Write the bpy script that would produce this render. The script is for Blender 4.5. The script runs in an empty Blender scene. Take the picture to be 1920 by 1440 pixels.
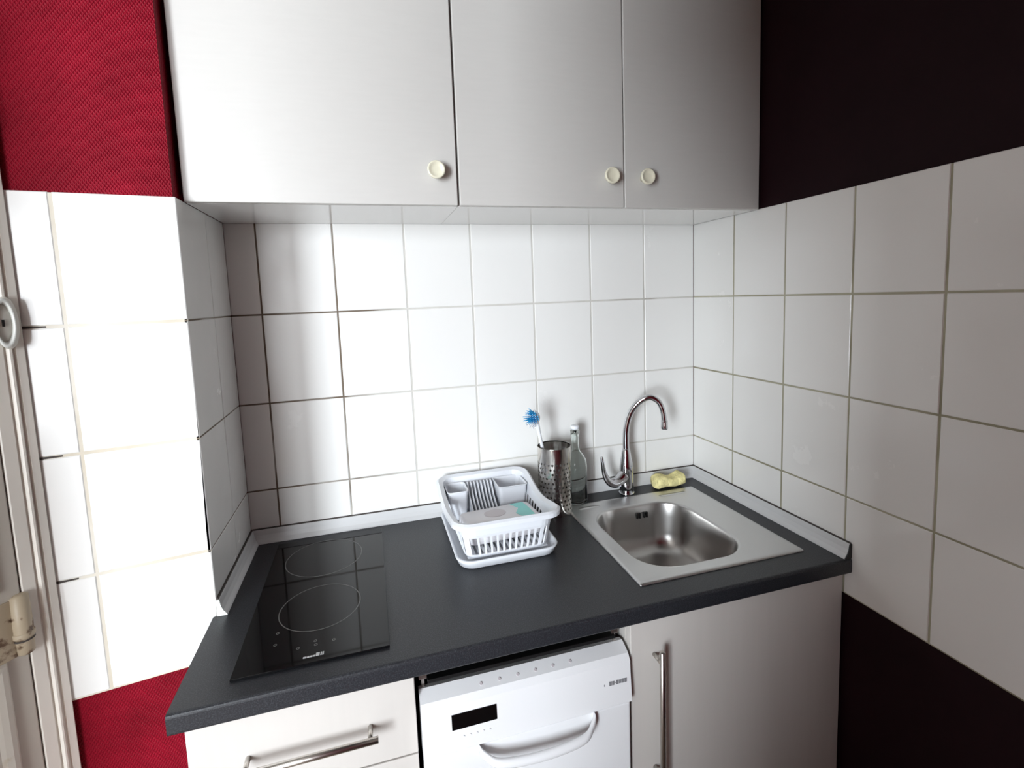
import bpy, bmesh, math, random
from mathutils import Vector, Matrix
random.seed(7)
C = bpy.context.scene.collection
PI = math.pi

# ------------------------------------------------------------------ materials
def mat(name, col, rough=.5, metal=0., spec=.5, noise=None, bump=None, coat=0., trans=0., ior=1.45, bands=None):
    """noise=(scale, amount, stretch) varies the colour, bump=(scale, strength, distance, stretch)"""
    m = bpy.data.materials.new(name); m.use_nodes = True
    nt = m.node_tree; b = nt.nodes['Principled BSDF']
    b.inputs['Base Color'].default_value = (*col, 1)
    b.inputs['Roughness'].default_value = rough
    b.inputs['Metallic'].default_value = metal
    b.inputs['Specular IOR Level'].default_value = spec
    b.inputs['IOR'].default_value = ior
    b.inputs['Coat Weight'].default_value = coat
    b.inputs['Coat Roughness'].default_value = .05
    b.inputs['Transmission Weight'].default_value = trans
    tc = nt.nodes.new('ShaderNodeTexCoord')
    def noise_node(scale, stretch, detail=4):
        mp = nt.nodes.new('ShaderNodeMapping'); mp.inputs['Scale'].default_value = stretch
        nt.links.new(tc.outputs['Object'], mp.inputs['Vector'])
        n = nt.nodes.new('ShaderNodeTexNoise'); n.inputs['Scale'].default_value = scale; n.inputs['Detail'].default_value = detail
        nt.links.new(mp.outputs['Vector'], n.inputs['Vector'])
        return n
    if noise:
        n = noise_node(noise[0], noise[2])
        r = nt.nodes.new('ShaderNodeValToRGB')
        a = noise[1]
        r.color_ramp.elements[0].position = .35; r.color_ramp.elements[1].position = .65
        r.color_ramp.elements[0].color = (*[max(0, c*(1-a)) for c in col], 1)
        r.color_ramp.elements[1].color = (*[min(1, c*(1+a)) for c in col], 1)
        nt.links.new(n.outputs['Fac'], r.inputs['Fac']); nt.links.new(r.outputs['Color'], b.inputs['Base Color'])
    if bump:
        n = noise_node(bump[0], bump[3])
        bp = nt.nodes.new('ShaderNodeBump'); bp.inputs['Strength'].default_value = bump[1]; bp.inputs['Distance'].default_value = bump[2]
        nt.links.new(n.outputs['Fac'], bp.inputs['Height']); nt.links.new(bp.outputs['Normal'], b.inputs['Normal'])
    return m

def red_wallpaper():
    m = mat('red_woven_wallpaper', (.16, .0025, .010), rough=.45, spec=.13)
    nt = m.node_tree; b = nt.nodes['Principled BSDF']
    tc = nt.nodes.new('ShaderNodeTexCoord'); geo = nt.nodes.new('ShaderNodeNewGeometry')
    sep = nt.nodes.new('ShaderNodeSeparateXYZ'); nt.links.new(tc.outputs['Object'], sep.inputs['Vector'])
    ad = nt.nodes.new('ShaderNodeMath'); ad.operation = 'ADD'
    nt.links.new(sep.outputs['X'], ad.inputs[0]); nt.links.new(sep.outputs['Y'], ad.inputs[1])
    def wave(sg, freq):
        mu = nt.nodes.new('ShaderNodeMath'); mu.operation = 'MULTIPLY'; mu.inputs[1].default_value = sg
        nt.links.new(sep.outputs['Z'], mu.inputs[0])
        s = nt.nodes.new('ShaderNodeMath'); s.operation = 'ADD'
        nt.links.new(ad.outputs[0], s.inputs[0]); nt.links.new(mu.outputs[0], s.inputs[1])
        f = nt.nodes.new('ShaderNodeMath'); f.operation = 'MULTIPLY'; f.inputs[1].default_value = freq
        nt.links.new(s.outputs[0], f.inputs[0])
        w = nt.nodes.new('ShaderNodeMath'); w.operation = 'SINE'; nt.links.new(f.outputs[0], w.inputs[0])
        return w
    w1, w2 = wave(.75, 900), wave(-.75, 900)
    mx = nt.nodes.new('ShaderNodeMath'); mx.operation = 'MAXIMUM'
    nt.links.new(w1.outputs[0], mx.inputs[0]); nt.links.new(w2.outputs[0], mx.inputs[1])
    n = nt.nodes.new('ShaderNodeTexNoise'); n.inputs['Scale'].default_value = 160; n.inputs['Detail'].default_value = 5
    nt.links.new(tc.outputs['Object'], n.inputs['Vector'])
    hh = nt.nodes.new('ShaderNodeMath'); hh.operation = 'MULTIPLY_ADD'; hh.inputs[1].default_value = .6
    nt.links.new(mx.outputs[0], hh.inputs[0]); nt.links.new(n.outputs['Fac'], hh.inputs[2])
    bp = nt.nodes.new('ShaderNodeBump'); bp.inputs['Strength'].default_value = .75; bp.inputs['Distance'].default_value = .0013
    nt.links.new(hh.outputs[0], bp.inputs['Height']); nt.links.new(bp.outputs['Normal'], b.inputs['Normal'])
    n2 = nt.nodes.new('ShaderNodeTexNoise'); n2.inputs['Scale'].default_value = 9; n2.inputs['Detail'].default_value = 6
    nt.links.new(tc.outputs['Object'], n2.inputs['Vector'])
    r = nt.nodes.new('ShaderNodeValToRGB')
    r.color_ramp.elements[0].position = .3; r.color_ramp.elements[1].position = .75
    r.color_ramp.elements[0].color = (.165, .0024, .0105, 1); r.color_ramp.elements[1].color = (.27, .0040, .018, 1)
    nt.links.new(n2.outputs['Fac'], r.inputs['Fac']); nt.links.new(r.outputs['Color'], b.inputs['Base Color'])
    return m

def tile_material():
    m = mat('glazed_white_tile', (.80, .79, .765), rough=.13, spec=.5, bump=(3.2, .25, .004, (1, 1, 1)))
    nt = m.node_tree; b = nt.nodes['Principled BSDF']
    tc = [n for n in nt.nodes if n.type == 'TEX_COORD'][0]
    n = nt.nodes.new('ShaderNodeTexNoise'); n.inputs['Scale'].default_value = 7; n.inputs['Detail'].default_value = 7; n.inputs['Roughness'].default_value = .65
    nt.links.new(tc.outputs['Object'], n.inputs['Vector'])
    r = nt.nodes.new('ShaderNodeMapRange'); r.inputs['From Min'].default_value = .35; r.inputs['From Max'].default_value = .7
    r.inputs['To Min'].default_value = .1; r.inputs['To Max'].default_value = .3
    nt.links.new(n.outputs['Fac'], r.inputs['Value']); nt.links.new(r.outputs['Result'], b.inputs['Roughness'])
    return m

def grout_material(name, lo, hi, scale=5, pos=(.42, .6)):
    m = mat(name, lo, rough=.9, spec=.2)
    nt = m.node_tree; b = nt.nodes['Principled BSDF']
    tc = nt.nodes.new('ShaderNodeTexCoord')
    n = nt.nodes.new('ShaderNodeTexNoise'); n.inputs['Scale'].default_value = scale; n.inputs['Detail'].default_value = 5
    nt.links.new(tc.outputs['Object'], n.inputs['Vector'])
    r = nt.nodes.new('ShaderNodeValToRGB')
    r.color_ramp.elements[0].position = pos[0]; r.color_ramp.elements[1].position = pos[1]
    r.color_ramp.elements[0].color = (*lo, 1); r.color_ramp.elements[1].color = (*hi, 1)
    nt.links.new(n.outputs['Fac'], r.inputs['Fac']); nt.links.new(r.outputs['Color'], b.inputs['Base Color'])
    return m

def stained_grout():
    """grout of the niche: browned by cooking behind the hob, cleaner towards the sink"""
    m = grout_material('stained_grout', (.16, .125, .095), (.58, .56, .52), 3.0)
    nt = m.node_tree
    tc = [n for n in nt.nodes if n.type == 'TEX_COORD'][1]
    n = [n for n in nt.nodes if n.type == 'TEX_NOISE'][0]; r = [n for n in nt.nodes if n.type == 'VALTORGB'][0]
    sp = nt.nodes.new('ShaderNodeSeparateXYZ'); nt.links.new(tc.outputs['Object'], sp.inputs['Vector'])
    mr = nt.nodes.new('ShaderNodeMapRange'); mr.inputs['From Min'].default_value = .0; mr.inputs['From Max'].default_value = .55
    mr.inputs['To Min'].default_value = -.12; mr.inputs['To Max'].default_value = .22
    nt.links.new(sp.outputs['X'], mr.inputs['Value'])
    ad = nt.nodes.new('ShaderNodeMath'); ad.operation = 'ADD'
    nt.links.new(n.outputs['Fac'], ad.inputs[0]); nt.links.new(mr.outputs['Result'], ad.inputs[1]); nt.links.new(ad.outputs[0], r.inputs['Fac'])
    return m

def chipped_paint(name, base, chip, pos=(.56, .6), scale=38):
    m = mat(name, base, rough=.45)
    nt = m.node_tree; b = nt.nodes['Principled BSDF']
    tc = nt.nodes.new('ShaderNodeTexCoord')
    n = nt.nodes.new('ShaderNodeTexNoise'); n.inputs['Scale'].default_value = scale; n.inputs['Detail'].default_value = 6
    nt.links.new(tc.outputs['Object'], n.inputs['Vector'])
    r = nt.nodes.new('ShaderNodeValToRGB')
    r.color_ramp.elements[0].position = pos[0]; r.color_ramp.elements[1].position = pos[1]
    r.color_ramp.elements[0].color = (*base, 1); r.color_ramp.elements[1].color = (*chip, 1)
    nt.links.new(n.outputs['Fac'], r.inputs['Fac']); nt.links.new(r.outputs['Color'], b.inputs['Base Color'])
    bp = nt.nodes.new('ShaderNodeBump'); bp.inputs['Strength'].default_value = .5; bp.inputs['Distance'].default_value = .002
    nt.links.new(n.outputs['Fac'], bp.inputs['Height']); nt.links.new(bp.outputs['Normal'], b.inputs['Normal'])
    return m

def speckled(name, base, dots, rough):
    m = mat(name, base, rough=rough, spec=.5)
    nt = m.node_tree; b = nt.nodes['Principled BSDF']
    tc = nt.nodes.new('ShaderNodeTexCoord')
    n = nt.nodes.new('ShaderNodeTexNoise'); n.inputs['Scale'].default_value = 420; n.inputs['Detail'].default_value = 3
    nt.links.new(tc.outputs['Object'], n.inputs['Vector'])
    r = nt.nodes.new('ShaderNodeValToRGB')
    r.color_ramp.elements[0].position = .45; r.color_ramp.elements[1].position = .7
    r.color_ramp.elements[0].color = (*base, 1); r.color_ramp.elements[1].color = (*dots, 1)
    nt.links.new(n.outputs['Fac'], r.inputs['Fac']); nt.links.new(r.outputs['Color'], b.inputs['Base Color'])
    bp = nt.nodes.new('ShaderNodeBump'); bp.inputs['Strength'].default_value = .25; bp.inputs['Distance'].default_value = .0008
    nt.links.new(n.outputs['Fac'], bp.inputs['Height']); nt.links.new(bp.outputs['Normal'], b.inputs['Normal'])
    return m

M = dict(
    red=red_wallpaper(), tile=tile_material(),
    grout=grout_material('beige_grout', (.30, .28, .20), (.44, .42, .32)),
    grout_back=stained_grout(),
    grout_light=grout_material('clean_grout', (.62, .56, .46), (.72, .68, .60)),
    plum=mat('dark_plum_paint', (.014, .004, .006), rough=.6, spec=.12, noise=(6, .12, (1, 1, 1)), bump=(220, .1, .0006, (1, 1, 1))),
    plaster=mat('painted_plaster', (.52, .50, .47), rough=.8, noise=(4, .05, (1, 1, 1))),
    floor=mat('dark_floor', (.20, .14, .10), rough=.5, noise=(3, .2, (1, 8, 1))),
    door_white=mat('white_laminate', (.60, .58, .55), rough=.42, spec=.7, noise=(14, .008, (1, 1, 9)), bump=(60, .02, .0006, (1, 1, 8))),
    base_white=mat('white_wood_grain_laminate', (.60, .565, .53), rough=.42, spec=.7, noise=(9, .008, (9, 9, .6)), bump=(40, .02, .0006, (8, 8, .5))),
    gloss_white=mat('glossy_white_board', (.80, .79, .77), rough=.12, spec=.5),
    knob=mat('cream_porcelain', (.80, .76, .60), rough=.25, coat=.3),
    worktop=speckled('charcoal_laminate', (.016, .017, .0205), (.042, .044, .051), .38),
    hob=mat('black_ceramic_glass', (.004, .004, .0045), rough=.05, spec=.38),
    ring=mat('grey_print', (.11, .11, .105), rough=.3),
    whiteprint=mat('white_print', (.55, .55, .55), rough=.4),
    steel=mat('brushed_steel', (.58, .575, .57), rough=.36, metal=1, bump=(90, .05, .0006, (1, 12, 1))),
    bowl=mat('satin_steel', (.50, .485, .47), rough=.29, metal=1, bump=(90, .05, .0006, (1, 12, 1))),
    satin=mat('satin_nickel', (.60, .57, .53), rough=.3, metal=1),
    chrome=mat('chrome', (.62, .62, .64), rough=.07, metal=1),
    polish=mat('polished_steel', (.66, .63, .59), rough=.18, metal=1),
    alu=mat('grey_plastic_trim', (.60, .60, .60), rough=.35, spec=.5),
    seal=mat('dark_joint_seal', (.06, .05, .045), rough=.8),
    dark=mat('black_plastic', (.006, .006, .006), rough=.35),
    display=mat('black_display', (.003, .003, .003), rough=.12),
    greyprint=mat('grey_label_print', (.22, .22, .23), rough=.5),
    enamel=mat('white_enamel', (.82, .82, .83), rough=.22, coat=.2),
    plastic=mat('white_plastic', (.80, .82, .86), rough=.32, spec=.5),
    blue=mat('blue_bristle', (.04, .42, .74), rough=.5),
    sponge=mat('yellow_sponge', (.82, .74, .36), rough=.95, spec=.1, noise=(60, .2, (1, 1, 1)), bump=(160, .8, .004, (1, 1, 1))),
    scour=mat('pale_scouring_pad', (.66, .66, .44), rough=.95, noise=(90, .2, (1, 1, 1)), bump=(220, .6, .003, (1, 1, 1))),
    glass=mat('bottle_glass', (.93, .98, .96), rough=.02, trans=1, ior=1.45),
    paper=mat('white_packet_film', (.82, .80, .82), rough=.3),
    teal=mat('turquoise_print', (.25, .70, .66), rough=.35),
    pink=mat('pale_grey_print', (.60, .55, .57), rough=.4),
    casing=mat('old_cream_paint', (.86, .82, .75), rough=.35, noise=(9, .07, (1, 1, .3)), bump=(20, .15, .002, (1, 1, .4))),
    leaf=chipped_paint('worn_cream_paint', (.56, .52, .46), (.45, .37, .27), (.66, .72), 16),
    hinge=chipped_paint('peeling_paint', (.46, .38, .27), (.14, .085, .05), (.52, .60), 42),
    switch=mat('white_bakelite', (.80, .82, .78), rough=.2, coat=.3),
    switch_face=mat('aged_white_plastic', (.68, .66, .60), rough=.35),
    frame=mat('white_window_paint', (.75, .75, .73), rough=.4),
)

# ------------------------------------------------------------------ mesh helpers
def obj(name, bm, m, parent=None, smooth=False, loc=None):
    me = bpy.data.meshes.new(name)
    bmesh.ops.recalc_face_normals(bm, faces=bm.faces)
    bm.to_mesh(me); bm.free()
    me.materials.append(M[m] if isinstance(m, str) else m)
    if smooth:
        for p in me.polygons: p.use_smooth = True
    o = bpy.data.objects.new(name, me); C.objects.link(o)
    if parent is not None:
        o.parent = parent
        o.matrix_parent_inverse = Matrix.Translation(-Vector(parent_loc(parent)))
    return o

def parent_loc(p):
    return Vector(p.location) if p.type == 'EMPTY' else Vector((0, 0, 0))    # meshes carry world coordinates

def thing(name, label, cat, loc=(0, 0, 0), group=None):
    o = bpy.data.objects.new(name, None); C.objects.link(o)
    o.empty_display_size = .05; o.location = loc
    o['label'] = label; o['category'] = cat
    if group: o['group'] = group
    return o

def tag(o, label, cat, group=None):
    o['label'] = label; o['category'] = cat
    if group: o['group'] = group
    return o

def struct(o):
    o['kind'] = 'structure'; return o

def bevel_all(bm, w, seg=2, ang=.6):
    es = [e for e in bm.edges if len(e.link_faces) == 2 and e.calc_face_angle(0) > ang]
    if es and w > 0: bmesh.ops.bevel(bm, geom=es, offset=w, segments=seg, affect='EDGES', profile=.5)

def box(x0, x1, y0, y1, z0, z1, bev=0., seg=2, bm=None):
    b = bmesh.new()
    bmesh.ops.create_cube(b, size=1)
    for v in b.verts:
        v.co = Vector(((x0+x1)/2+v.co.x*(x1-x0), (y0+y1)/2+v.co.y*(y1-y0), (z0+z1)/2+v.co.z*(z1-z0)))
    bevel_all(b, bev, seg)
    if bm is None: return b
    return join(bm, b)

def join(a, b):
    t = bpy.data.meshes.new('t'); b.to_mesh(t); b.free(); a.from_mesh(t); bpy.data.meshes.remove(t)
    return a

def loft(rings, cap0=False, cap1=False, closed=True, bm=None):
    bm = bm or bmesh.new()
    vs = [[bm.verts.new(p) for p in r] for r in rings]
    n = len(rings[0])
    for i in range(len(vs)-1):
        for j in range(n if closed else n-1):
            k = (j+1) % n
            bm.faces.new((vs[i][j], vs[i][k], vs[i+1][k], vs[i+1][j]))
    if cap0: bm.faces.new(vs[0][::-1])
    if cap1: bm.faces.new(vs[-1])
    return bm

def circle(c, r, ax, n=32, up=None):
    ax = Vector(ax).normalized()
    u = ax.orthogonal().normalized() if up is None else (Vector(up)-ax*ax.dot(Vector(up))).normalized()
    w = ax.cross(u)
    return [Vector(c)+u*(r*math.cos(2*PI*i/n))+w*(r*math.sin(2*PI*i/n)) for i in range(n)]

def lathe(c, ax, prof, n=36, cap0=True, cap1=True, bm=None):
    """prof = [(distance along ax, radius)]"""
    ax = Vector(ax).normalized(); u = ax.orthogonal().normalized()
    return loft([circle(Vector(c)+ax*d, max(r, 1e-5), ax, n, u) for d, r in prof], cap0, cap1, True, bm)

def tube(path, rad, n=14, bm=None, flat=None):
    path = [Vector(p) for p in path]
    rings = []; up = None
    for i, p in enumerate(path):
        t = (path[min(i+1, len(path)-1)]-path[max(i-1, 0)]).normalized()
        if up is None: up = t.orthogonal().normalized()
        up = (up-t*up.dot(t)).normalized(); w = t.cross(up)
        r = rad[i] if isinstance(rad, (list, tuple)) else rad
        rings.append([p+up*(r*math.cos(2*PI*k/n))+w*(r*math.sin(2*PI*k/n)) for k in range(n)])
    return loft(rings, True, True, True, bm)

def spline(pts, n=8):
    pts = [Vector(p) for p in pts]; out = []
    P = [pts[0]*2-pts[1]]+pts+[pts[-1]*2-pts[-2]]
    for i in range(1, len(P)-2):
        for k in range(n):
            t = k/n; a, b, c, d = P[i-1], P[i], P[i+1], P[i+2]
            out.append(.5*((2*b)+(c-a)*t+(2*a-5*b+4*c-d)*t*t+(3*b-a-3*c+d)*t**3))
    out.append(pts[-1]); return out

def rrect(x0, x1, y0, y1, r, z, n=8, m=1):
    """rounded rectangle, counter-clockwise, m extra points per straight side"""
    out = []
    cs = [(x1-r, y1-r, 0), (x0+r, y1-r, PI/2), (x0+r, y0+r, PI), (x1-r, y0+r, 1.5*PI)]
    for i, (cx, cy, a) in enumerate(cs):
        for k in range(n+1):
            t = a+PI/2*k/n; out.append(Vector((cx+r*math.cos(t), cy+r*math.sin(t), z)))
        nx = cs[(i+1) % 4]; a2 = nx[2]
        e = Vector((nx[0]+r*math.cos(a2), nx[1]+r*math.sin(a2), z)); s = out[-1]
        for k in range(1, m): out.append(s.lerp(e, k/m))
    return out

def prism(poly, axis, a, b, bm=None, bev=0):
    """extrude 2D polygon along axis ('x','y','z') from a to b; poly in the other two axes in order"""
    def P(p, t):
        return Vector((t, p[0], p[1])) if axis == 'x' else Vector((p[0], t, p[1])) if axis == 'y' else Vector((p[0], p[1], t))
    b2 = loft([[P(p, a) for p in poly], [P(p, b) for p in poly]], True, True)
    bevel_all(b2, bev)
    return b2 if bm is None else join(bm, b2)

# ------------------------------------------------------------------ room shell
XR, XL = 1.3618, -.0759          # tile faces of the right wall and of the niche side
ZT, ZB = 1.7802, .8018            # top and bottom of the tiling
R1, Q, PW = 1.5356, .24459, .195  # a joint height, tile height and width
P1 = Vector((-.0764, -.3354, 0))  # corner of the angled wall
PL = Vector((-.3470, -.3776, 0))  # its left end at the door casing
CEIL = 2.75
JX = .02      # edge of the added light-blocking wall behind the camera

struct(obj('floor', box(-2.4, 1.6, -4.7, .3, -.1, 0), 'floor'))
struct(obj('ceiling', box(-2.4, 1.6, -4.7, .3, CEIL, CEIL+.1), 'plaster'))
wb = struct(obj('wall_back', box(-.0865, 1.42, .006, .3, .0, CEIL), 'red'))
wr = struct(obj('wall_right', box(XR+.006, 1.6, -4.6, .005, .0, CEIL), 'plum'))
# short wall left of the niche, with the angled face
wd = (PL-P1).normalized(); wn = Vector((-wd.y, wd.x, 0))
if wn.y > 0: wn = -wn
poly = [(XL-.006, .3), (XL-.006, P1.y-wn.y*.006), tuple((PL-wn*.006).xy), (PL.x, .3)]
wc = struct(obj('wall_corner', prism(poly, 'z', 0, CEIL), 'red'))
WLX = -2.2; WY_A, WY_B, WZ_A, WZ_B = -4.25, -3.15, .55, 2.45     # window of the next room, in its left wall
b = box(WLX-.1, WLX, -4.6, WY_A, 0, CEIL); box(WLX-.1, WLX, WY_B, -.3, 0, CEIL, bm=b)
box(WLX-.1, WLX, WY_A, WY_B, 0, WZ_A, bm=b); box(WLX-.1, WLX, WY_A, WY_B, WZ_B, CEIL, bm=b)
struct(obj('wall_left', b, 'plaster'))
struct(obj('wall_far', box(WLX, -.395, -.40, -.3, 0, CEIL), 'plaster'))
# unseen wall added behind the camera, stepped to shade the right-hand units
struct(obj('wall_front_blocker', prism([(-.17, 0), (XR+.005, 0), (XR+.005, CEIL), (-.27, CEIL), (-.27, 1.6), (JX, 1.6), (JX, .93), (-.17, .93)], 'y', -1.72, -1.62), 'red'))
VX_A, VX_B, VZ_A, VZ_B = -1.98, -.98, .55, 2.45     # unseen rear-wall window, added for frontal fill
b = box(WLX-.1, VX_A, -4.7, -4.6, 0, CEIL); box(VX_B, 1.6, -4.7, -4.6, 0, CEIL, bm=b)
box(VX_A, VX_B, -4.7, -4.6, 0, VZ_A, bm=b); box(VX_A, VX_B, -4.7, -4.6, VZ_B, CEIL, bm=b)
struct(obj('wall_rear', b, 'plaster'))
b = box(VX_A, VX_A+.06, -4.68, -4.62, VZ_A, VZ_B); box(VX_B-.06, VX_B, -4.68, -4.62, VZ_A, VZ_B, bm=b)
box(VX_A+.06, VX_B-.06, -4.68, -4.62, VZ_A, VZ_A+.06, bm=b); box(VX_A+.06, VX_B-.06, -4.68, -4.62, VZ_B-.06, VZ_B, bm=b)
struct(obj('fill_window', b, 'frame'))
b = box(WLX-.08, WLX-.02, WY_A, WY_A+.06, WZ_A, WZ_B); box(WLX-.08, WLX-.02, WY_B-.06, WY_B, WZ_A, WZ_B, bm=b)
box(WLX-.08, WLX-.02, WY_A+.06, WY_B-.06, WZ_A, WZ_A+.06, bm=b); box(WLX-.08, WLX-.02, WY_A+.06, WY_B-.06, WZ_B-.06, WZ_B, bm=b)
struct(obj('window_1', b, 'frame'))

JV, DV, NV = Vector((-.331, -.3757, 0)), Vector((-.6, -.8, 0)), Vector((.8, -.6, 0))   # splayed casing: foot, run, face normal
# ---- tiling: every tile a pillowed plate in the tile field of its wall, grout behind
def tiling(wall, org, u, nrm, us, vs, grout, gap=.0042):
    org, u, nrm = Vector(org), Vector(u).normalized(), Vector(nrm).normalized()
    up = Vector((0, 0, 1))
    bm = bmesh.new(); ch = .0016
    for i in range(len(us)-1):
        for j in range(len(vs)-1):
            a, b2, c, d = us[i]+gap/2*(i > 0), us[i+1]-gap/2*(i < len(us)-2), vs[j]+gap/2, vs[j+1]-gap/2*(j < len(vs)-2)
            tx, ty = random.gauss(0, .0022), random.gauss(0, .0022)
            cu, cv = (a+b2)/2, (c+d)/2
            def P(s, t, dep): return org+u*s+up*t+nrm*(dep+(s-cu)*tx+(t-cv)*ty)
            r0 = [P(s, t, -.0055) for s, t in ((a, c), (b2, c), (b2, d), (a, d))]
            r1 = [P(s, t, -ch*.8) for s, t in ((a, c), (b2, c), (b2, d), (a, d))]
            r2 = [P(s, t, 0) for s, t in ((a+ch, c+ch), (b2-ch, c+ch), (b2-ch, d-ch), (a+ch, d-ch))]
            loft([r0, r1, r2], False, True, True, bm)
    obj('tile_field', bm, 'tile', wall)
    g = bmesh.new()
    cs = ((us[0], vs[0]), (us[-1], vs[0]), (us[-1], vs[-1]-.001), (us[0], vs[-1]-.001))
    loft([[org+u*p+up*q-nrm*.0055 for p, q in cs], [org+u*p+up*q-nrm*.0013 for p, q in cs]], False, True, True, g)
    obj('grout', g, grout, wall)

vs = [ZB, 1.0464, 1.2910, R1, ZT]
tiling(wb, (0, 0, 0), (1, 0, 0), (0, -1, 0), [XL]+[PW*k for k in range(7)]+[XR], vs, 'grout_back')
tiling(wr, (XR, 0, 0), (0, -1, 0), (-1, 0, 0), [0]+[.1939+PW*k for k in range(20)], vs, 'grout')
tiling(wc, (XL, 0, 0), (0, -1, 0), (1, 0, 0), [0, .151, .3356], vs, 'grout_back', .003)
tiling(wc, P1, wd, wn, [-.0008, .1934, (PL-P1).length], vs, 'grout_light', .0055)
# dirt lines at the left ends of the joints, by the casing
b = bmesh.new()
for z in (1.0464, 1.2910, R1):
    L = (Vector((JV.x, 0, 0))-Vector((P1.x, 0, 0))).length/abs(wd.x)
    p = [P1+wd*s+Vector((0, 0, z+dz))-wn*.0004 for s, dz in ((L-.035, -.0014), (L, -.0022), (L, .0022), (L-.035, .0014))]
    loft([[q-wn*.001 for q in p], p], False, True, True, b)
obj('dirty_joint', b, 'seal', wc)

# ------------------------------------------------------------------ old door and casing at the left
def sp3(s, h, z): return JV+DV*s+NV*h+Vector((0, 0, z))
def splay_box(s0, s1, h0, h1, z0, z1, bev=0, bm=None):
    b = box(s0, s1, h0, h1, z0, z1, bev)
    for v in b.verts: v.co = sp3(*v.co)
    return b if bm is None else join(bm, b)
dr = bpy.data.objects.new('door_1', None); C.objects.link(dr); dr['kind'] = 'structure'; dr.location = (-.37, -.42, 0)
GS = .050                                            # where casing and leaf meet
prof = [(-.001, -.0030), (0, .0045), (.0015, .0060), (.0125, .0060), (.0140, .0025), (.0165, .0025), (.0180, .0060), (.0200, .0085), (.0230, .0085), (.0250, .0060),
        (.0262, .0020), (.0290, .0020), (.0302, .0050), (GS-.0015, .0050), (GS, .0035), (GS, -.034), (.022, -.034), (.0046, -.0030)]
obj('casing', loft([[sp3(p, q, z) for p, q in prof] for z in (0, 2.2)], True, True), 'casing', dr)
obj('door_leaf', splay_box(GS+.0022, .215, -.036, .004, .02, 2.08, .0025), 'leaf', dr)
b = box(0, .26, -.036, 0, .02, 2.08, .0025)           # unseen second leaf, added to shade the tiles by the casing
q0, q1 = sp3(.217, .004, 0), Vector((-.27, -.963, 0))
for v in b.verts: v.co = q0+q1*v.co.x+Vector((.963, -.27, 0))*v.co.y+Vector((0, 0, v.co.z))
obj('shading_leaf', b, 'leaf', dr)
for z0, z1 in ((.14, .945), (1.08, 1.98)):
    s0, s1 = .0885, .195
    def rg(o, h): return [sp3(s0+o if i in (0, 3) else s1-o, h, z0+o if i < 2 else z1-o) for i in range(4)]
    obj('moulding', loft([rg(-.006, .0035), rg(-.001, .0115), rg(.006, .0125), rg(.014, .0085), rg(.020, .0035)], False, False), 'leaf', dr)
for z in (1.005, .22, 1.92):
    c = sp3(GS+.007, .0075, 0)
    b = tube([c+Vector((0, 0, z+q)) for q in (-.058, -.054, -.020, .0, .052, .056)], [.006, .0125, .014, .0145, .0130, .006])
    lathe(c+Vector((0, 0, z-.024)), (0, 0, 1), [(0, .0152), (.0015, .0158), (.008, .0158), (.010, .0152)], bm=b)
    splay_box(GS+.012, GS+.055, .0030, .0070, z-.056, z+.050, .001, b)
    obj('hinge', b, 'hinge', dr, True)
    obj('pin_gap', lathe(c+Vector((0, 0, z-.029)), (0, 0, 1), [(0, .0149), (.003, .0149)], cap0=False, cap1=False), 'seal', dr)

# round white wall switch on the casing
SC = sp3(.026, .0085, 1.546)
sw = thing('wall_switch', 'round white switch with raised rim on the door casing at far left', 'switch', SC)
def oval(s, h, prof, cap0=True, cap1=True):
    b = lathe((0, 0, 0), (0, 1, 0), prof, cap0=cap0, cap1=cap1)
    for v in b.verts: v.co = sp3(s+v.co.x*.34, h+v.co.y, 1.546+v.co.z)
    return b
obj('base_plate', oval(.0225, .0075, [(0, .046), (.006, .046), (.009, .043)]), 'switch_face', sw, True)
obj('rim', oval(.0295, .0125, [(0, .038), (.008, .044), (.0105, .043), (.011, .037), (.006, .034), (.003, .033)], False, False), 'switch', sw, True)
obj('cap', oval(.0295, .0125, [(0, .036), (.004, .036), (.006, .022), (.0065, .001)]), 'switch_face', sw, True)
obj('toggle', splay_box(.0295, .0330, .0185, .0215, 1.540, 1.552, .0006), 'dark', sw)

# ------------------------------------------------------------------ wall cabinets
UZ, UY = 1.779, -.2974
def knob(c, parent):
    prof = [(0, .009), (.010, .0075), (.014, .009), (.018, .016), (.022, .0198), (.026, .0205), (.029, .0195), (.0295, .0170), (.027, .0145), (.0255, .006), (.0255, .0005)]
    return obj('knob', lathe(c, (0, -1, 0), prof), 'knob', parent, True)

def wall_cabinet(name, label, x0, x1, doors, knobs):
    t = thing(name, label, 'cabinet', ((x0+x1)/2, -.15, UZ))
    b = box(x0, x0+.018, UY+.0205, -.001, UZ, 2.5); box(x1-.018, x1, UY+.0205, -.001, UZ, 2.5, bm=b)
    box(x0+.018, x1-.018, UY+.0205, -.001, UZ, UZ+.018, bm=b); box(x0+.018, x1-.018, UY+.0205, -.001, 2.482, 2.5, bm=b)
    box(x0+.018, x1-.018, -.006, -.001, UZ+.018, 2.482, bm=b)
    obj('carcass', b, 'gloss_white', t)
    for (a, c), k in zip(doors, knobs):
        d = obj('door', box(a, c, UY, UY+.0185, UZ-.0005, 2.5, .0022, 3), 'door_white', t)
        knob((k, UY+.0005, 1.853), d)
    return t
wall_cabinet('wall_cabinet', 'white single door wall cabinet with cream knob beside the red textured wall', -.0735, .4996, [(-.0735, .4975)], [.4465])
wall_cabinet('wall_cabinet', 'white two door wall cabinet with paired cream knobs above the sink', .5004, 1.3585, [(.5025, .9345), (.9375, 1.3585)], [.889, .990])

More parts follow.
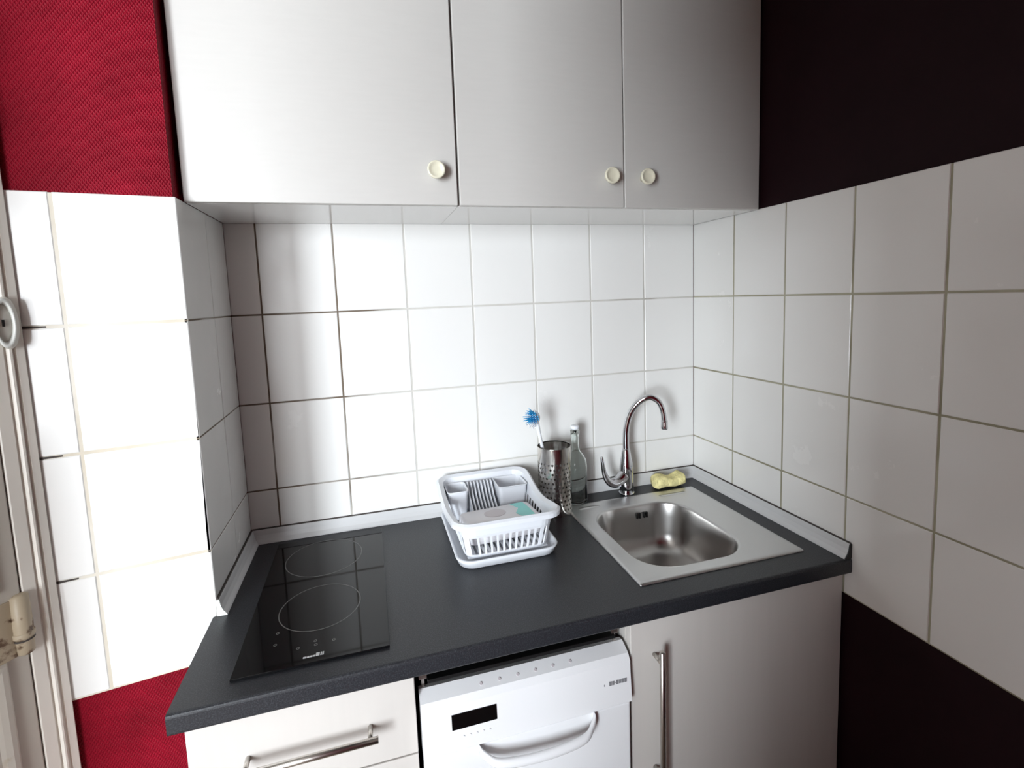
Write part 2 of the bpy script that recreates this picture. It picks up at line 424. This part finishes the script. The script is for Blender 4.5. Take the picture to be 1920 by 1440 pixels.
# ------------------------------------------------------------------ base units
FY = -.588
def bar_handle(p0, p1, posts, parent, out=.034, r=.006):
    p0, p1 = Vector(p0), Vector(p1)
    b = tube([p0, p0.lerp(p1, .002), p0.lerp(p1, .998), p1], [r*.8, r, r, r*.8])
    for f in posts:
        q = p0.lerp(p1, f)
        tube([q+Vector((0, out-r*.2, 0)), q], r*.75, bm=b)
    return obj('handle', b, 'satin', parent, True)

du = thing('drawer_cabinet', 'white drawer cabinet with steel bar handles under the hob', 'cabinet', (.125, -.3, 0))
X0, X1 = -.066, .3165
b = box(X0, X0+.018, FY+.021, -.03, .10, .86); box(X1-.018, X1, FY+.021, -.03, .10, .86, bm=b); box(X0+.018, X1-.018, FY+.021, -.03, .10, .118, bm=b)
box(X0+.018, X1-.018, -.036, -.03, .118, .86, bm=b)
obj('carcass', b, 'base_white', du)
obj('plinth', box(X0, X1, -.55, -.535, .0, .0985), 'base_white', du)
for z0, z1 in ((.6955, .8565), (.402, .6920), (.105, .3985)):
    d = obj('drawer', box(X0, X1, FY, FY+.019, z0, z1, .002, 3), 'base_white', du)
    zc = z0+.079 if z1 > .8 else (z0+z1)/2+.08
    bar_handle((.012, FY-.034, zc), (.246, FY-.034, zc), (.06, .94), d)

dw = thing('dishwasher', 'white slim dishwasher with black display between drawers and sink cabinet', 'dishwasher', (.545, -.3, 0))
X0, X1 = .3225, .7665
obj('body', box(X0+.006, X1-.006, -.545, -.04, .02, .800, .003), 'dark', dw)
obj('top_rail', box(X0+.02, X1-.02, -.57, -.553, .815, .823, .001), 'dark', dw)
ZC = .691
pr = [(-.552, .700), (-.552, .802), (-.566, .806), (-.592, .794), (-.600, .782), (-.606, ZC+.002), (-.604, ZC), (-.56, ZC)]
obj('control_panel', prism(pr, 'x', X0+.002, X1-.002, bev=.0018), 'enamel', dw)
obj('door', box(X0+.003, X1-.003, -.601, -.552, .09, ZC-.0025, .004, 3), 'enamel', dw)
def on_panel(z): return -.600-(.782-z)*.006/.089
def plate(name, x0, x1, z0, z1, m, parent, off=.0012):
    v = [Vector((x0, on_panel(z0)-off, z0)), Vector((x1, on_panel(z0)-off, z0)), Vector((x1, on_panel(z1)-off, z1)), Vector((x0, on_panel(z1)-off, z1))]
    return obj(name, loft([[p+Vector((0, .0025, 0)) for p in v], v], True, True), m, parent)
plate('display', .381, .470, .735, .765, 'display', dw)
# small lettering at the right end of the panel
b = bmesh.new(); x = .7135
for wd2, z0, z1 in ((.0058, .7385, .7475), (.0052, .7385, .7470), (.0018, .7420, .7440), (.0058, .7385, .7475), (.0048, .7390, .7470), (.0056, .7385, .7475), (.0054, .7385, .7470)):
    y = on_panel(.743)
    box(x, x+wd2, y-.0008, y+.001, z0, z1, bm=b)
    x += wd2+.0011
box(.7020, .7034, on_panel(.743)-.0008, on_panel(.743)+.001, .740, .744, bm=b)
obj('lettering', b, 'greyprint', dw)
b = bmesh.new()
for k in range(5):
    lathe((.402+k*.013, on_panel(.718)+.001, .718), (0, -1, 0), [(0, .0028), (.002, .0026)], 10, bm=b)
obj('button_row', b, 'enamel', dw)
# small keys along the sloped top
for k in range(6):
    obj('key', lathe((.445+k*.038, -.582, .7985), (0, -.45, .9), [(0, .003), (.0012, .003)], 10), 'pink', dw)
# bowed pull
path = spline([(.432, -.606, .682), (.442, -.616, .674), (.47, -.630, .664), (.555, -.634, .658), (.64, -.630, .662), (.668, -.616, .672), (.678, -.606, .681)], 6)
rings = []
for i, p in enumerate(path):
    rings.append([p+Vector((0, .007*math.cos(a), .0105*math.sin(a))) for a in [2*PI*k/12 for k in range(12)]])
obj('handle', loft(rings, True, True), 'enamel', dw, True)
for x in (.334, .748):
    b = box(x-.008, x+.008, -.565, -.553, .823, .846, .001); box(x-.003, x+.003, -.560, -.556, .804, .824, bm=b)
    obj('bracket', b, 'satin', dw)

sc = thing('sink_cabinet', 'white base cabinet with tall vertical bar handle under the sink', 'cabinet', (1.06, -.3, 0))
X0, X1 = .772, 1.3555
b = box(X0, X0+.018, FY+.021, -.03, .10, .86); box(X1-.018, X1, FY+.021, -.03, .10, .86, bm=b); box(X0+.018, X1-.018, FY+.021, -.03, .10, .118, bm=b)
obj('carcass', b, 'base_white', sc)
obj('plinth', box(X0, X1, -.55, -.535, .0, .0985), 'base_white', sc)
d = obj('door', box(X0+.001, X1, FY, FY+.019, .105, .8545, .002, 3), 'base_white', sc)
bar_handle((.829, FY-.034, .800), (.829, FY-.034, .475), (.085, .915), d)

# ------------------------------------------------------------------ worktop with the sink cut-out
WX0, WX1, WY0, WY1, WZ = -.0835, XR-.0012, -.607, -.0012, .90
xs = [WX0, XL+.0012, .850, 1.262, WX1]; ys = [WY0, -.342, WY1]
HX0, HX1, HY0, HY1 = .850, 1.262, -.516, -.115
xs = [WX0, XL+.0015, HX0, HX1, WX1]; ys = [WY0, HY0, -.3395, HY1, WY1]
bm = bmesh.new(); V = {}
def gv(i, j):
    if (i, j) not in V: V[i, j] = bm.verts.new((xs[i], ys[j], WZ))
    return V[i, j]
for i in range(4):
    for j in range(4):
        if i == 2 and j in (1, 2): continue
        if i == 0 and j >= 2: continue
        bm.faces.new((gv(i, j), gv(i+1, j), gv(i+1, j+1), gv(i, j+1)))
r = bmesh.ops.extrude_face_region(bm, geom=bm.faces[:])
for v in [g for g in r['geom'] if isinstance(g, bmesh.types.BMVert)]: v.co.z -= .038
bmesh.ops.recalc_face_normals(bm, faces=bm.faces)
es = [e for e in bm.edges if all(abs(v.co.y-WY0) < 1e-6 for v in e.verts) and abs(e.verts[0].co.z-e.verts[1].co.z) < 1e-6]
bmesh.ops.bevel(bm, geom=es, offset=.006, segments=4, affect='EDGES', profile=.5)
tag(obj('worktop', bm, 'worktop'), 'charcoal speckled laminate worktop with square front edge spanning the base units', 'worktop')

# ------------------------------------------------------------------ upstand trims
TP = [(0., .0004), (.0200, .0004), (.0185, .004), (.0125, .012), (.0085, .022), (.0065, .0345), (.0055, .0366), (0., .0366)]
def trim(name, f, miter0, miter1, L, caps):
    r0 = [f(d*miter0, d, z) for d, z in TP]; r1 = [f(L-d*miter1, d, z) for d, z in TP]
    o = struct(obj(name, loft([r0, r1], True, True), 'alu'))
    s = [(0., .0366), (.0045, .0366), (.0035, .0392), (0., .0392)]
    obj('seal', loft([[f(d*miter0, d, z) for d, z in s], [f(L-d*miter1, d, z) for d, z in s]], True, True), 'seal', o)
    if caps:
        obj('end_cap', loft([[f(L+.0003, d, z) for d, z in TP], [f(L+.003, d, z) for d, z in TP]], True, True), caps, o)
g = .0006
trim('trim_1', lambda s, d, z: Vector((XL+g+s, -g-d, WZ+z)), 1, 1, XR-XL-2*g, None)
trim('trim_2', lambda s, d, z: Vector((XL+g+d, -g-s, WZ+z)), 1, 0, .3375, 'switch')
trim('trim_3', lambda s, d, z: Vector((XR-g-d, -g-s, WZ+z)), 1, 0, .6020, 'dark')
# ------------------------------------------------------------------ hob
hb = thing('ceramic_hob', 'black two ring ceramic glass hob let into the left of the worktop', 'hob', (.137, -.3, .90))
obj('glass', box(.0005, .2760, -.560, -.046, .9004, .9052, .0006, 1), 'hob', hb)
def zone(cx, cy, r):
    b = loft([circle((cx, cy, .9054), q, (0, 0, 1), 72, (1, 0, 0)) for q in (r-.0022, r)], False, False)
    obj('cooking_zone', b, 'ring', hb)
zone(.137, -.384, .084); zone(.128, -.163, .094)
for x, y in ((.062, -.452), (.063, -.488), (.107, -.512), (.139, -.512), (.172, -.508), (.137, -.500)):
    obj('touch_key', loft([circle((x, y, .9054), q, (0, 0, 1), 14, (1, 0, 0)) for q in (.0018, .0035)]), 'ring', hb)
b = bmesh.new()
for x, w2, h in ((.1195, .006, .004), (.1265, .0045, .004), (.132, .004, .004), (.137, .004, .004), (.142, .0065, .0085), (.150, .0025, .0085), (.1535, .0025, .0085)):
    box(x, x+w2, -.545, -.545+h, .9052, .9056, bm=b)
obj('brand_mark', b, 'whiteprint', hb)

# ------------------------------------------------------------------ sink
sk = thing('sink', 'square stainless steel inset sink with one rounded bowl', 'sink', (1.05, -.31, .90))
SX0, SX1, SY0, SY1 = .826, 1.286, -.541, -.092
N = dict(n=10, m=6)
bx0, bx1, by0, by1 = .872, 1.176, -.500, -.158
def bowl(o, r, z): return rrect(bx0+o, bx1-o, by0+o, by1-o, max(r-o*.5, .01), z, **N)
rim = [rrect(SX0, SX1, SY0, SY1, .004, .9004, **N), rrect(SX0+.0005, SX1-.0005, SY0+.0005, SY1-.0005, .004, .9030, **N),
       rrect(SX0+.003, SX1-.003, SY0+.003, SY1-.003, .005, .9046, **N), rrect(SX0+.010, SX1-.010, SY0+.010, SY1-.010, .008, .9048, **N),
       rrect(SX0+.014, SX1-.014, SY0+.014, SY1-.014, .010, .9036, **N), bowl(-.006, .098, .9036), bowl(-.001, .094, .9026), bowl(.002, .092, .8995)]
obj('rim', loft(rim), 'steel', sk, True)
deep = [bowl(.002, .092, .8995), bowl(.004, .09, .893), bowl(.008, .09, .86), bowl(.014, .088, .81), bowl(.022, .085, .783), bowl(.036, .08, .768), bowl(.06, .07, .760), bowl(.10, .05, .7575)]
cxb, cyb = (bx0+bx1)/2, (by0+by1)/2
last = deep[-1]
deep.append([Vector((cxb, cyb, .756))+(Vector((p.x-cxb, p.y-cyb, 0)).normalized()*.045) for p in last])
obj('bowl', loft(deep, False, True), 'bowl', sk, True)
obj('drain', lathe((cxb, cyb, .7562), (0, 0, 1), [(0, .042), (.002, .042), (.003, .038), (.0015, .03), (.0012, .001)]), 'chrome', sk, True)
b = bmesh.new()
for x in (1.037, 1.046, 1.061, 1.070):
    box(x-.0028, x+.0028, by1-.0125, by1-.006, .862, .880, .0015, bm=b)
obj('overflow', b, 'dark', sk)
for x0, x1 in ((.86, .93), (1.14, 1.24)):
    b = bmesh.new()
    loft([rrect(x0, x1, -.135, -.118, .008, .9037, 5, 2), rrect(x0+.003, x1-.003, -.132, -.121, .006, .9056, 5, 2)], False, True, True, b)
    obj('embossed_ledge', b, 'steel', sk, True)

# ------------------------------------------------------------------ tap
TX, TY = 1.060, -.0615
tp = thing('kitchen_tap', 'chrome swan neck tap with curved side lever behind the sink', 'tap', (TX, TY, .90))
obj('base', lathe((TX, TY, .9004), (0, 0, 1), [(0, .0255), (.004, .0255), (.007, .0245)]), 'chrome', tp, True)
obj('body', lathe((TX, TY, .907), (0, 0, 1), [(0, .0235), (.03, .0225), (.06, .0225), (.085, .022), (.105, .019), (.122, .0155), (.135, .0145), (.142, .0125), (.146, .0105)]), 'chrome', tp, True)
sp = spline([(TX, TY, 1.048), (TX, TY, 1.085), (TX+.002, TY-.002, 1.125), (TX+.013, TY-.010, 1.172), (TX+.034, TY-.024, 1.207), (TX+.062, TY-.040, 1.2235), (TX+.086, TY-.054, 1.211), (TX+.098, TY-.062, 1.180), (TX+.101, TY-.065, 1.140)], 7)
obj('spout', tube(sp, [.0108-.0022*i/(len(sp)-1) for i in range(len(sp))], 16), 'chrome', tp, True)
e = sp[-1]
obj('aerator', lathe(e+Vector((0, 0, .012)), (0, 0, -1), [(0, .0086), (.002, .0105), (.026, .0112), (.030, .0105)]), 'chrome', tp, True)
b = tube(spline([(TX-.010, TY-.004, .965), (TX-.035, TY-.010, .950), (TX-.060, TY-.016, .950), (TX-.080, TY-.020, .966), (TX-.091, TY-.022, .992), (TX-.0965, TY-.023, 1.025), (TX-.099, TY-.0235, 1.043)], 7),
         [.020, .0200, .0198, .0195, .019, .0188, .0185, .018, .0178, .0175, .017, .0165, .016, .0155, .015, .0145, .014, .0135, .013, .0122, .0115, .011, .0105, .010, .0094, .009, .0085, .008, .0075, .0072, .007, .0068, .0065, .0062, .006, .0058, .0055, .0052, .0050, .0048, .0046, .0044, .0042][:43], 14)
obj('lever', b, 'chrome', tp, True)

# ------------------------------------------------------------------ sponge
b = bmesh.new(); rings = []
sx0, sx1 = 1.160, 1.272
for i in range(25):
    t = i/24; x = sx0+(sx1-sx0)*t
    wave = .005*math.sin(t*2.3*PI+.3); end = min(1, math.sqrt(max(0.0, 1-((t-.5)/.5)**8))+.25)
    hw = .029*end; h = (.033+wave)*end
    zc = .9062+h*.5+.003*math.sin(t*5)**2
    yc = -.062+.006*(t-.5)
    rings.append([Vector((x, yc+hw*(abs(math.cos(a))**.5)*math.copysign(1, math.cos(a)), zc+h*.5*(abs(math.sin(a))**.6)*math.copysign(1, math.sin(a)))) for a in [2*PI*k/20 for k in range(20)]])
loft(rings, True, True, True, b)
spg = tag(obj('sponge', b, 'sponge', None, True), 'yellow wavy sponge lying behind the sink right of the tap', 'sponge')

# ------------------------------------------------------------------ perforated cutlery holder
HC = Vector((.792, -.108, 0)); HR = .0505; H0, H1 = .9005, 1.108
ch = thing('cutlery_holder', 'tall perforated stainless steel cylinder between dish rack and sink', 'utensil holder', (HC.x, HC.y, .90))
def cyl(a, z, r=HR): return Vector((HC.x+r*math.cos(a), HC.y+r*math.sin(a), z))
b = bmesh.new(); NC = 26; RW = 11; zb, zt = H0+.014, H1-.040; dz = (zt-zb)/RW; da = 2*PI/NC
for i in range(NC):
    for j in range(RW):
        a0, z0 = i*da+(j % 2)*da/2, zb+j*dz
        ac, zc = a0+da/2, z0+dz/2
        K = 8; sq = []
        for k in range(K):
            t = 2*PI*k/K+PI/8
            cx2, cz2 = math.cos(t), math.sin(t); m2 = max(abs(cx2), abs(cz2))
            hole = (.0036*cx2/HR, .0036*cz2)
            sq.append(((a0+da/2+da/2*cx2/m2, zc+dz/2*cz2/m2), (ac+hole[0], zc+hole[1])))
        outer = [b.verts.new(cyl(*p[0])) for p in sq]; inner = [b.verts.new(cyl(*p[1])) for p in sq]
        cor = [b.verts.new(cyl(a0+sx*da, z0+sz*dz)) for sx, sz in ((1, 1), (0, 1), (0, 0), (1, 0))]
        for k in range(K):
            k2 = (k+1) % K
            b.faces.new((outer[k], outer[k2], inner[k2], inner[k]))
        for q, (k, k2) in enumerate(((0, 1), (2, 3), (4, 5), (6, 7))):
            b.faces.new((outer[k], cor[q], outer[k2]))
bmesh.ops.remove_doubles(b, verts=b.verts, dist=1e-5)
NN = 60
loft([[cyl(2*PI*k/NN, z, r) for k in range(NN)] for z, r in ((H1-.040, HR), (H1-.003, HR), (H1, HR+.001), (H1, HR-.0012), (H1-.003, HR-.0012))], False, False, True, b)
loft([[cyl(2*PI*k/NN, z, r) for k in range(NN)] for z, r in ((H0, HR-.003), (H0+.003, HR), (H0+.014, HR))], True, False, True, b)
o = obj('perforated_wall', b, 'polish', ch, True)
o.data.normals_split_custom_set_from_vertices([(v.co-Vector((HC.x, HC.y, v.co.z))).normalized() for v in o.data.vertices])
obj('inner_floor', lathe((HC.x, HC.y, H0+.003), (0, 0, 1), [(0, HR-.002), (.001, HR-.002)]), 'polish', ch)

# dish brush standing in the holder
br = thing('dish_brush', 'white handled dish brush with blue bristles standing in the steel cylinder', 'brush', (.775, -.12, .91))
p0, p1 = Vector((.800, -.085, .912)), Vector((.737, -.112, 1.190))
pt = lambda t: p0.lerp(p1, t)
obj('handle', tube([pt(t) for t in (0, .05, .3, .6, .8, .92, 1)], [.004, .005, .0052, .005, .0052, .0065, .008], 12), 'plastic', br, True)
ax = (p1-p0).normalized(); side = Vector((-.55, -.6, .25)); side = (side-ax*side.dot(ax)).normalized(); oth = ax.cross(side)
hc = p1+ax*.014
b = bmesh.new()
rings = []
for k in range(7):
    t = -1+2*k/6; r = math.sqrt(max(.02, 1-t*t))
    rings.append([hc+ax*(.021*t)+side*(.009*r*math.cos(a)-.001)+oth*(.014*r*math.sin(a)) for a in [2*PI*q/14 for q in range(14)]])
obj('head', loft(rings, True, True, True, b), 'plastic', br, True)
b = bmesh.new(); b2 = bmesh.new()
for i in range(11):
    for j in range(7):
        u, v = -1+2*i/10, -1+2*j/6
        if u*u+v*v > 1.05: continue
        s = hc+ax*(.017*u)+oth*(.010*v)+side*.006
        d = (side+ax*(.55*u+.35)+oth*(.5*v)).normalized()
        tip = s+d*(.030+.004*random.random())
        tube([s, s.lerp(tip, .5), tip], [.0015, .0015, .0013], 5, b if u > -.45 else b2)
obj('bristles', b, 'blue', br); obj('pale_bristles', b2, 'plastic', br)

# clear glass bottle behind the holder
bo = thing('glass_bottle', 'small clear glass bottle standing behind the perforated steel cylinder', 'bottle', (.880, -.0635, .90))
pf = [(0, .030), (.003, .034), (.01, .0355), (.125, .0355), (.140, .033), (.155, .024), (.168, .0145), (.182, .0125), (.215, .0122), (.217, .0145), (.232, .0145), (.235, .013),
      (.235, .0105), (.215, .0098), (.182, .010), (.168, .012), (.155, .0215), (.140, .0305), (.125, .033), (.012, .033), (.006, .028)]
obj('bottle_body', lathe((.880, -.0635, .9006), (0, 0, 1), pf, 40), 'glass', bo, True)
obj('stopper', lathe((.880, -.0635, 1.1365), (0, 0, 1), [(0, .0098), (.003, .0135), (.010, .0135), (.013, .011)]), 'plastic', bo, True)

# ------------------------------------------------------------------ dish rack
rk = thing('dish_rack', 'white plastic dish rack with cutlery cups and drip tray left of the sink', 'dish rack', (.58, -.19, .90))
RX0, RX1, RY0, RY1 = .449, .712, -.352, -.026
T = dict(n=6, m=30)
tray = [(.012, .035, .9006), (.006, .038, .903), (.001, .040, .916), (-.002, .040, .922), (-.001, .04, .9245), (.004, .038, .924), (.008, .036, .914), (.016, .03, .9075)]
obj('drip_tray', loft([rrect(RX0+o, RX1-o, RY0+o, RY1-o, r, z, **T) for o, r, z in tray], True, True), 'plastic', rk, True)
# basket: flared walls with slots
def zrim(p):
    t = (p.y-RY1)/(RY0-RY1)
    side = min(1, max(0, (abs(p.x-(RX0+RX1)/2)-.09)/.03))
    return 1.026-.008*t-.024*side*math.sin(PI*min(1, max(0, t)))**2
lv = [(.026, .030, .9175), (.023, .032, .921), (.021, .034, .926), (.012, .036, .975), (.010, .037, .982), (.006, .038, None), (-.004, .040, 'lip'), (-.008, .041, 'lip2'), (-.0075, .041, 'lip3')]
rings = []
for o, r, z in lv:
    ring = rrect(RX0+o, RX1-o, RY0+o, RY1-o, r, 0, **T)
    for p in ring:
        zz = zrim(p)
        p.z = z if isinstance(z, float) else zz-.004 if z is None else zz if z == 'lip' else zz-.003 if z == 'lip2' else zz-.012
    rings.append(ring)
b = bmesh.new(); vs2 = [[b.verts.new(p) for p in r] for r in rings]; n = len(rings[0])
for i in range(len(vs2)-1):
    for j in range(n):
        k = (j+1) % n
        if i == 2:
            mid = (rings[i][j]+rings[i][k])/2
            strt = abs(mid.x-(RX0+RX1)/2) < (RX1-RX0)/2-.040 or abs(mid.y-(RY0+RY1)/2) < (RY1-RY0)/2-.040
            if strt and (j % 36) % 3 != 0: continue
        b.faces.new((vs2[i][j], vs2[i][k], vs2[i+1][k], vs2[i+1][j]))
# slatted floor
o = obj('basket', b, 'plastic', rk, False)
md = o.modifiers.new('thick', 'SOLIDIFY'); md.thickness = .0026; md.offset = 1
b = bmesh.new()
box(RX0+.027, RX1-.027, RY0+.027, RY0+.040, .9165, .919, bm=b); box(RX0+.027, RX1-.027, RY1-.040, RY1-.027, .9165, .919, bm=b)
k = RX0+.03
while k < RX1-.03:
    box(k, k+.0065, RY0+.04, RY1-.04, .9165, .919, bm=b); k += .0135
obj('slatted_floor', b, 'plastic', rk)
def cup(x0, x1, y0, y1):
    rr = [rrect(x0+o, x1-o, y0+o, y1-o, .010, z, 5, 2) for o, z in ((.008, .9205), (.006, .925), (.001, 1.004), (-.001, 1.007), (-.001, 1.0085), (.0015, 1.0085), (.003, 1.004), (.008, .926))]
    obj('cutlery_cup', loft(rr, True, True), 'plastic', rk)
cup(.463, .523, -.118, -.040); cup(.611, .698, -.128, -.040)
b = bmesh.new()
for k in range(8):
    x = .531+k*.0102
    pl = [(-.044, .9195), (-.044, 1.004), (-.052, 1.010), (-.064, 1.008), (-.095, .975), (-.135, .952), (-.150, .945), (-.150, .9195)]
    join(b, prism(pl, 'x', x-.0018, x+.0018))
obj('plate_rest', b, 'plastic', rk)

# packet lying in the rack
PC = Vector((.586, -.226, .9205))
pk = thing('printed_packet', 'white and turquoise printed packet lying flat in the dish rack', 'packet', PC)
rot = math.radians(4)
def pkp(x, y, z): return Vector((PC.x+x*math.cos(rot)-y*math.sin(rot), PC.y+x*math.sin(rot)+y*math.cos(rot), PC.z+z-y*.02))
rr = []
for o, z in ((.012, 0), (.004, .006), (.0, .022), (.0, .042), (.003, .051), (.010, .055)):
    rr.append([pkp(p.x, p.y, p.z) for p in rrect(-.103+o, .103-o, -.056+o, .056-o, .014, z+.0015, 5, 4)])
obj('wrapper', loft(rr, True, True), 'paper', pk, True)
def flat(name, pts, m):
    return obj(name, loft([[pkp(x, y, .0563) for x, y in pts], [pkp(x, y, .0572) for x, y in pts]], True, True), m, pk)
flat('oval_print', [(-.012+.030*math.cos(a), .006+.024*math.sin(a)) for a in [2*PI*k/28 for k in range(28)]], 'pink')
flat('turquoise_corner', [(.050, -.045), (.085, -.045), (.085, .012), (.082, .045), (.045, .045), (.058, .012), (.040, -.018)], 'teal')
b = bmesh.new()
for k in range(4):
    pts = [(-.074+k*.0058, -.044), (-.0695+k*.0058, -.044), (-.0695+k*.0058, -.036), (-.074+k*.0058, -.036)]
    loft([[pkp(x, y, .0563) for x, y in pts], [pkp(x, y, .0571) for x, y in pts]], True, True, True, b)
obj('lettering', b, 'greyprint', pk)

# ------------------------------------------------------------------ light
def area(name, loc, target, sx, sy, power, col):
    l = bpy.data.lights.new(name, 'AREA'); l.shape = 'RECTANGLE'; l.size = sx; l.size_y = sy; l.energy = power; l.color = col
    o = bpy.data.objects.new(name, l); C.objects.link(o); o.location = loc
    o.rotation_euler = (Vector(target)-Vector(loc)).to_track_quat('-Z', 'Y').to_euler()
    return o
area('window_daylight', (WLX-.13, (WY_A+WY_B)/2, (WZ_A+WZ_B)/2), (.5, -.6, 1.35), WY_B-WY_A, WZ_B-WZ_A, 405, (.86, .935, 1.))

area('rear_fill', ((VX_A+VX_B)/2, -4.73, (VZ_A+VZ_B)/2), (-.3, -.6, 1.35), VX_B-VX_A, VZ_B-VZ_A, 140, (.90, .95, 1.))  # fill lamp outside the added rear window, brightens the left side

w = bpy.data.worlds.new('daylight'); bpy.context.scene.world = w; w.use_nodes = True
bg = w.node_tree.nodes['Background']; bg.inputs['Color'].default_value = (.85, .92, 1, 1); bg.inputs['Strength'].default_value = 1.0

# ------------------------------------------------------------------ camera
yaw, pitch, roll, f = .27328687, -.09984027, -.03779925, 929.7408
px, py = -7.2347, -69.3651
cy, sy, cp, s_p, cr, sr = math.cos(yaw), math.sin(yaw), math.cos(pitch), math.sin(pitch), math.cos(roll), math.sin(roll)
fw = Vector((sy*cp, cy*cp, s_p)); rt = Vector((cy, -sy, 0)); up = rt.cross(fw)
R, U = rt*cr+up*sr, -rt*sr+up*cr
cam = bpy.data.cameras.new('camera'); co = bpy.data.objects.new('camera', cam); C.objects.link(co)
mw = Matrix((R, U, -fw)).transposed().to_4x4(); mw.translation = (.27518, -1.48112, 1.55792)
co.matrix_world = mw
cam.sensor_width = 36; cam.sensor_fit = 'HORIZONTAL'; cam.lens = f/1920*36
cam.shift_x = -px/1920; cam.shift_y = py/1920
cam.clip_start = .02
sc_ = bpy.context.scene
sc_.camera = co
sc_.view_settings.view_transform = 'Standard'; sc_.view_settings.look = 'None'
sc_.view_settings.gamma = 1; sc_.view_settings.use_curve_mapping = False
sc_.view_settings.exposure = -0.32
